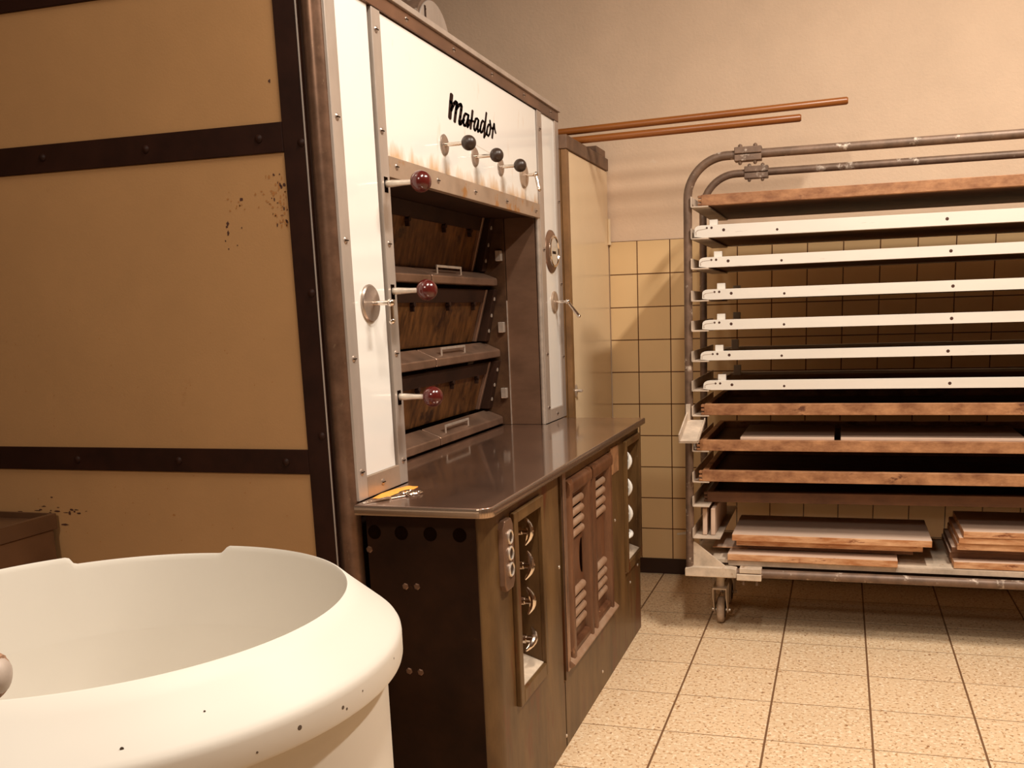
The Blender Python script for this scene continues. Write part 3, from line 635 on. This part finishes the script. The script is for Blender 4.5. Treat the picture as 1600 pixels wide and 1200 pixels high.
# ---------------- boards on the rack
XE = 1.575
ORD = ['top', 'second', 'third', 'fourth', 'fifth', 'sixth', 'seventh', 'eighth', 'ninth', 'tenth']
def Mt(x, z, tilt): return Matrix.Translation((x, 0, z)) @ Matrix.Rotation(-tilt, 4, 'Y')
def xf(mb, M): mb.v = [M @ p for p in mb.v]; return mb
def white_board(xl, z, h, tilt, n, lab):
    t = thing('proofing_tray', lab, 'tray', ((xl + XE) / 2, 3.75, z), 'white-edged trays on the rack')
    M = Mt(xl, z, tilt); L = XE - xl; yf = YFR - .018
    pl = [(0, .004), (.03, 0), (L, 0), (L, h), (.024, h), (.013, h - .0012), (.005, h - .005), (.001, h - .011)]
    rl = MB().prism(pl, 1, yf, yf + .028)
    for hx, hz, r in ((.105, h * .55, .0055), (.292, h * .36, .0045), (.85, h * .48, .0058), (1.4, h * .5, .0055)):
        rl.rev((hx, yf + .0005, hz), (hx, yf - .002, hz), [(0, r), (.0008, r), (.0009, .0005)], 14, 1)
    for hx, r in ((.045, .004), (.062, .0045)): rl.rev((hx, yf + .0005, h - .010), (hx, yf - .002, h - .010), [(0, r), (.0008, r), (.0009, .0005)], 10, 1)
    gq = [(.004, h * .50), (.012, h * .66), (.045, h * .73), (.046, h * .68), (.016, h * .60), (.0075, h * .48), (.008, h * .2), (.004, h * .2)]
    rl.prism(gq, 1, yf - .0004, yf + .0005, 2)
    obj('front_rail', xf(rl, M), ['whitewood', 'chip', 'worn_white'], t, .002)
    obj('back_rail', xf(MB().box(0, L, 4.165, 4.19, 0, h * .7), M), 'whitewood', t, .002)  # tray depth stretched towards the wall to shade the tiles behind
    obj('tray_panel', xf(MB().box(.012, L, yf + .028, 4.165, .003, .012), M), 'canvas', t)
    obj('end_rail', xf(MB().box(.012, .036, yf + .028, 4.165, .012, h * .55), M), 'whitewood', t, .002)
    for y in (yf + .03, 4.14): obj('end_block', xf(MB().box(.050, .080, y, y + .02, .012, h + .021), M), 'whitewood', t, .002)
WB = [(-.518, 1.4995, .043, 0), (-.502, 1.394, .036, .004), (-.491, 1.2795, .037, .001), (-.491, 1.171, .036, .002), (-.498, 1.0606, .033, .004), (-.488, .952, .034, .001)]
WL = ['topmost white-edged long tray, just under the top brown board', 'second white-edged long tray from the top of the rack', 'third white-edged long tray from the top of the rack',
      'third white-edged long tray from the bottom of its white group', 'second white-edged long tray from the bottom of its white group', 'lowest white-edged long tray, just above the brown trays']
for i, (a, z, h, tl) in enumerate(WB): white_board(a, z, h, tl, i, WL[i])
def brown_board(xl, z, h, tilt, yf, m, lab):
    t = thing('wooden_tray', lab, 'tray', ((xl + XE) / 2, 3.78, z), 'brown wooden trays on the rack')
    M = Mt(xl, z, tilt); L = XE - xl
    rl = MB().box(.012, L, yf, yf + .025, 0, h)
    for k in range(3): rl.box(0, .0125, yf, yf + .025, h * (.02 + .35 * k), h * (.25 + .35 * k))
    obj('front_rail', xf(rl, M), m, t, .002)
    obj('back_rail', xf(MB().box(.012, L, 4.165, 4.19, 0, h), M), m, t, .002)  # also stretched back to keep the wall behind in shade
    obj('end_rail', xf(MB().box(.012, .034, yf + .025, 4.165, 0, h), M), m, t, .002)
    obj('tray_base', xf(MB().box(.034, L, yf + .025, 4.165, 0.001, .012), M), 'board_shaded', t)
    return t
y_ = YFR - .02
brown_board(-.505, 1.610, .038, 0.002, y_, 'board', 'topmost brown wooden tray of the rack, above all the white ones')
brown_board(-.497, .859, .041, 0, y_, 'board', 'brown wooden tray directly under the lowest white-edged tray')
brown_board(-.514, .7255, .040, 0, y_, 'board', 'brown wooden tray carrying two thin pale boards')
brown_board(-.506, .6085, .042, .002, y_, 'board', 'orange-brown wooden tray below the one with pale boards')
brown_board(-.497, .515, .040, .006, YFR + .055, 'board_shaded', 'lowest brown wooden tray, set back in shadow above the board stacks')
def thin(x0, x1, y0, y1, z0, z1, lab, m='board_top', rz=0, tx=0, name='thin_board', cat='board', grp=None, mats=None, bev=.002):
    c = Vector(((x0 + x1) / 2, (y0 + y1) / 2, z0)); M = Matrix.Translation(c) @ Matrix.Rotation(rz, 4, 'Z') @ Matrix.Rotation(tx, 4, 'Y') @ Matrix.Translation(-c)
    mb = MB().box(x0, x1, y0, y1, z0, z1, 0)
    if mats: mb.m[5] = 1; mb.m[4] = 1
    xf(mb, M)
    return tag(obj(name, mb, mats or m, None, bev), lab, cat, grp)
thin(-.355, -.018, YFR + .006, 3.97, .7385, .774, 'left one of two thin pale boards lying in the middle brown tray', grp='pale boards in a brown tray')
thin(.004, .62, YFR + .008, 3.96, .7385, .774, 'right one of two thin pale boards lying in the middle brown tray', grp='pale boards in a brown tray')
# two boards on edge at the left end
for x, lab in ((-.490, 'left one of two narrow boards standing on edge at the low left rack end'), (-.459, 'right one of two narrow boards standing on edge at the low left rack end')):
    tag(obj('edge_board', MB().box(x - .0085, x + .0085, YFR + .02, 4.0, .3918, .497), 'board_top', None, .004), lab, 'board', 'boards on edge at the rack end')
RW = ['board_raw', 'board_top']
S1 = 'short boards in the left bottom stack'
thin(-.40, .215, YFR + .0, 3.93, .3005, .326, 'bottom board of the left stack, sticking out furthest to the front', mats=RW, rz=-.012, name='short_board', grp=S1)
thin(-.47, -.33, YFR + .09, 3.90, .3265, .3275 + .004, 'small pale offcut board poking out at the left of the left stack', mats=RW, name='short_board', grp=S1)
thin(-.335, .27, YFR + .07, 3.95, .332, .352, 'third board down in the left stack, recessed in shadow', mats=['board_shaded', 'board_top'], name='short_board', grp=S1)
thin(-.372, .300, YFR + .035, 3.96, .3525, .3745, 'second board from the top of the left stack', mats=RW, name='short_board', grp=S1)
thin(-.386, .329, YFR + .015, 3.95, .375, .400, 'top board of the left bottom stack, floury on top', mats=RW, name='short_board', grp=S1)
S2 = 'short boards in the right bottom stack'
z = .3005
for i, (x0, yo, h, mm, lab) in enumerate(((.405, .02, .025, RW, 'bottom board of the right bottom stack'), (.395, .07, .022, ['board_shaded', 'board_top'], 'fifth board from the top of the right stack, recessed in shadow'),
        (.400, .065, .020, ['board_shaded', 'board_top'], 'fourth board from the top of the right stack, recessed in shadow'), (.414, .022, .0245, RW, 'third board from the top of the right stack'),
        (.418, .015, .0225, RW, 'second board from the top of the right stack'), (.432, .012, .0235, RW, 'top board of the right bottom stack'))):
    thin(x0, x0 + .66, YFR + yo, 3.95, z, z + h, lab, mats=mm, name='short_board', grp=S2); z += h + .0004

# ------------------------------------------------------------------ dough mixer
mix = thing('dough_mixer', 'large cream round dough mixer tub in the left foreground', 'mixer', (-1.054, 1.123, 0))
bx, by = -1.054, 1.123
def ringmesh(prof, n, notch=None, mi=0):
    m = MB(); vs = []
    for r, zz in prof:
        for i in range(n):
            a = 2 * PI * i / n; d = 0
            if notch:
                deg = math.degrees(a)
                k = min(max((deg - 94.) / 3.5, 0), 1) * min(max((139.5 - deg) / 2.0, 0), 1); k = k * k * (3 - 2 * k)
                wgt = max(0., 1 - (r - .355) / .06) if r >= .35 else 1.
                d = -notch * k * max(0, min(1, wgt)) * (1 if zz > .80 else 0)
            vs.append((bx + r * math.cos(a), by + r * math.sin(a), zz + d))
    k = len(prof)
    m.add(vs, [(j * n + i, j * n + (i + 1) % n, (j + 1) * n + (i + 1) % n, (j + 1) * n + i) for j in range(k - 1) for i in range(n)], mi); return m
n_ = 360
rim = ringmesh([(.352, .70), (.358, .80), (.3605, .840), (.3612, .8475), (.363, .8505), (.366, .8495), (.385, .8312), (.41, .8086), (.4335, .7875), (.4385, .7825), (.4412, .7775), (.4420, .771), (.4418, .742), (.4408, .738), (.436, .736), (.412, .738)], n_, .017)
for a, r, zz, q in ((-19, .4418, .7605, .0035), (-9, .4418, .757, .0028), (-8, .4418, .752, .002), (-36, .4395, .777, .002), (20, .4395, .777, .002), (28, .435, .783, .002), (-27, .4420, .752, .0016), (-3, .4420, .762, .0014), (12, .4420, .765, .0016), (-46, .425, .796, .0022), (-33, .41, .8095, .0012)):
    a = math.radians(a); cx_, cy_ = bx + r * math.cos(a), by + r * math.sin(a)
    rim.rev((cx_ - .001 * math.cos(a), cy_ - .001 * math.sin(a), zz), (cx_ + .001 * math.cos(a), cy_ + .001 * math.sin(a), zz), [(0, q), (.0012, q), (.0013, .0003)], 8, 1)
obj('rim_guard', rim, ['tub', 'tub_chip'], mix, smooth=30)
obj('bowl', ringmesh([(.352, .70), (.350, .62), (.345, .55), (.33, .49), (.29, .45), (.2, .425), (.10, .417), (.004, .415)], 120), 'tub', mix, smooth=60)
obj('mixer_body', ringmesh([(.410, .742), (.4135, .735), (.4150, .70), (.4150, .12), (.405, .09), (.39, .08), (.37, .02), (.37, 0.)], 160), 'tub', mix, smooth=40)
hk = MB().tube([(-1.10, .825, .850), (-1.04, .852, .846), (-1.0, .868, .8425), (-.982, .875, .841), (-.974, .878, .8405), (-.970, .880, .840)], [.030, .0285, .027, .0245, .018, .006], 20)
hk2 = MB().tube([(-1.62, 1.03, 1.00), (-1.50, .95, .97), (-1.36, .82, .90), (-1.24, .79, .86), (-1.10, .825, .850)], [.045, .043, .038, .033, .030], 20)
am = obj('kneading_arm', hk2, 'arm', mix, smooth=60)
obj('arm_tip', hk, 'arm', am, smooth=60)
cr = MB(); e0 = Vector((-.988, .8728, .8413)); dv = Vector((.016, .006, -.0008)).normalized(); ea = dv.orthogonal().normalized(); eb = dv.cross(ea); vs = []
for j, (t, k) in enumerate(((-.002, .0235), (.001, .0262), (.005, .0268), (.009, .0245), (.011, .016))):
    for i in range(26):
        q = 2 * PI * i / 26; kk = k * (1 + R(-.06, .07)); vs.append(e0 + dv * (t + R(-.001, .001)) + (ea * math.cos(q) + eb * math.sin(q)) * kk)
cr.add(vs, [(j * 26 + i, j * 26 + (i + 1) % 26, (j + 1) * 26 + (i + 1) % 26, (j + 1) * 26 + i) for j in range(4) for i in range(26)])
obj('dough_crust', cr, 'crust', am, smooth=60)
obj('mixer_column', MB().prism([(-1.86, .78), (-1.56, .78), (-1.56, 1.04), (-1.86, 1.04)], 2, 0, 1.08), 'tub', mix, .03, seg=4)

# ------------------------------------------------------------------ steel table by the oven side
tb = thing('steel_table', 'low brown steel table against the oven side, behind the cream mixer', 'table', (-2.3, 1.6, 0))
tp = MB(); x1t = -1.893; ytb = 1.918
tp.box(-2.687, x1t - .013, 1.313, ytb - .007, .758, .782)
ring(tp, -0, 0, 0, 0, 0, 0, 0, 0, 0, 0) if False else None
tp.box(x1t - .012, x1t, 1.30, ytb, .757, .797); tp.box(-2.7, -2.688, 1.30, ytb, .757, .797); tp.box(-2.688, x1t - .012, 1.30, 1.312, .757, .797); tp.box(-2.688, x1t - .012, ytb - .006, ytb, .757, .797)
obj('table_top', tp, 'table', tb, .0015)
obj('apron', MB().box(-2.68, x1t - .003, 1.32, ytb - .012, .60, .757), 'table', tb, .002)
for x in (-2.66, x1t - .05):
    for y in (1.34, ytb - .05): obj('leg', MB().box(x, x + .035, y, y + .035, 0, .60), 'table', tb, .003)

# ------------------------------------------------------------------ light
def area(name, loc, target, power, size, col, shape='DISK', sy=None, spread=PI):
    l = bpy.data.lights.new(name, 'AREA'); l.energy = power; l.shape = shape; l.size = size; l.color = col; l.spread = spread
    if sy: l.size_y = sy
    o = bpy.data.objects.new(name, l); C.objects.link(o); o.location = loc
    d = Vector(target) - Vector(loc); o.rotation_euler = d.to_track_quat('-Z', 'Y').to_euler(); return o
def tube_lamp(name, x, y, power, glow):
    area(name, (x, y, 3.15), (x, y, 0), power, .09, (1, .90, .78), 'RECTANGLE', .8)
    for k in range(3):                               # the bare sides of the same fluorescent tube
        l = bpy.data.lights.new(name + '_glow', 'POINT'); l.energy = glow; l.shadow_soft_size = .05; l.color = (1, .90, .78)
        o = bpy.data.objects.new(name + '_glow', l); C.objects.link(o); o.location = (x, y - .27 + k * .27, 3.1)
tube_lamp('rear_tube_lamp', .80, 2.45, 74, 8)
tube_lamp('front_tube_lamp', -.12, 1.30, 40, 6)
area('tub_fill_light', (-1.0, -.9, 3.0), (-1.1, 1.2, .8), 13, .5, (1, .88, .74), spread=math.radians(105))  # unseen fill light added to brighten the tub and oven side
w = bpy.data.worlds.new('world'); bpy.context.scene.world = w; w.use_nodes = True
w.node_tree.nodes['Background'].inputs[0].default_value = (1, .7, .45, 1); w.node_tree.nodes['Background'].inputs[1].default_value = .0

# ------------------------------------------------------------------ camera
cam = bpy.data.cameras.new('camera'); co = bpy.data.objects.new('camera', cam); C.objects.link(co)
f, p, y, r, cx, cy = 1499.03, .183401, -.2858756, -.031858, 877.318, 762.536
a_, b_ = math.cos(y), math.sin(y); cp, sp = math.cos(p), math.sin(p)
F = Vector((b_ * cp, a_ * cp, -sp)); rt = Vector((a_, -b_, 0)); up = rt.cross(F)
c_, s_ = math.cos(r), math.sin(r)
X = rt * c_ + up * s_; Y = -rt * s_ + up * c_; Z = -F
co.matrix_world = Matrix(((X.x, Y.x, Z.x, 0), (X.y, Y.y, Z.y, 0), (X.z, Y.z, Z.z, 1.26), (0, 0, 0, 1)))
cam.sensor_fit = 'HORIZONTAL'; cam.sensor_width = 36; cam.lens = f * 36 / 1600
cam.shift_x = (800 - cx) / 1600; cam.shift_y = (cy - 600) / 1600
cam.clip_start = .02
sc = bpy.context.scene; sc.camera = co
vs_ = sc.view_settings; sc.display_settings.display_device = 'sRGB'
vs_.view_transform = 'Standard'; vs_.look = 'None'; vs_.gamma = 1; vs_.use_curve_mapping = False; vs_.exposure = 0.03
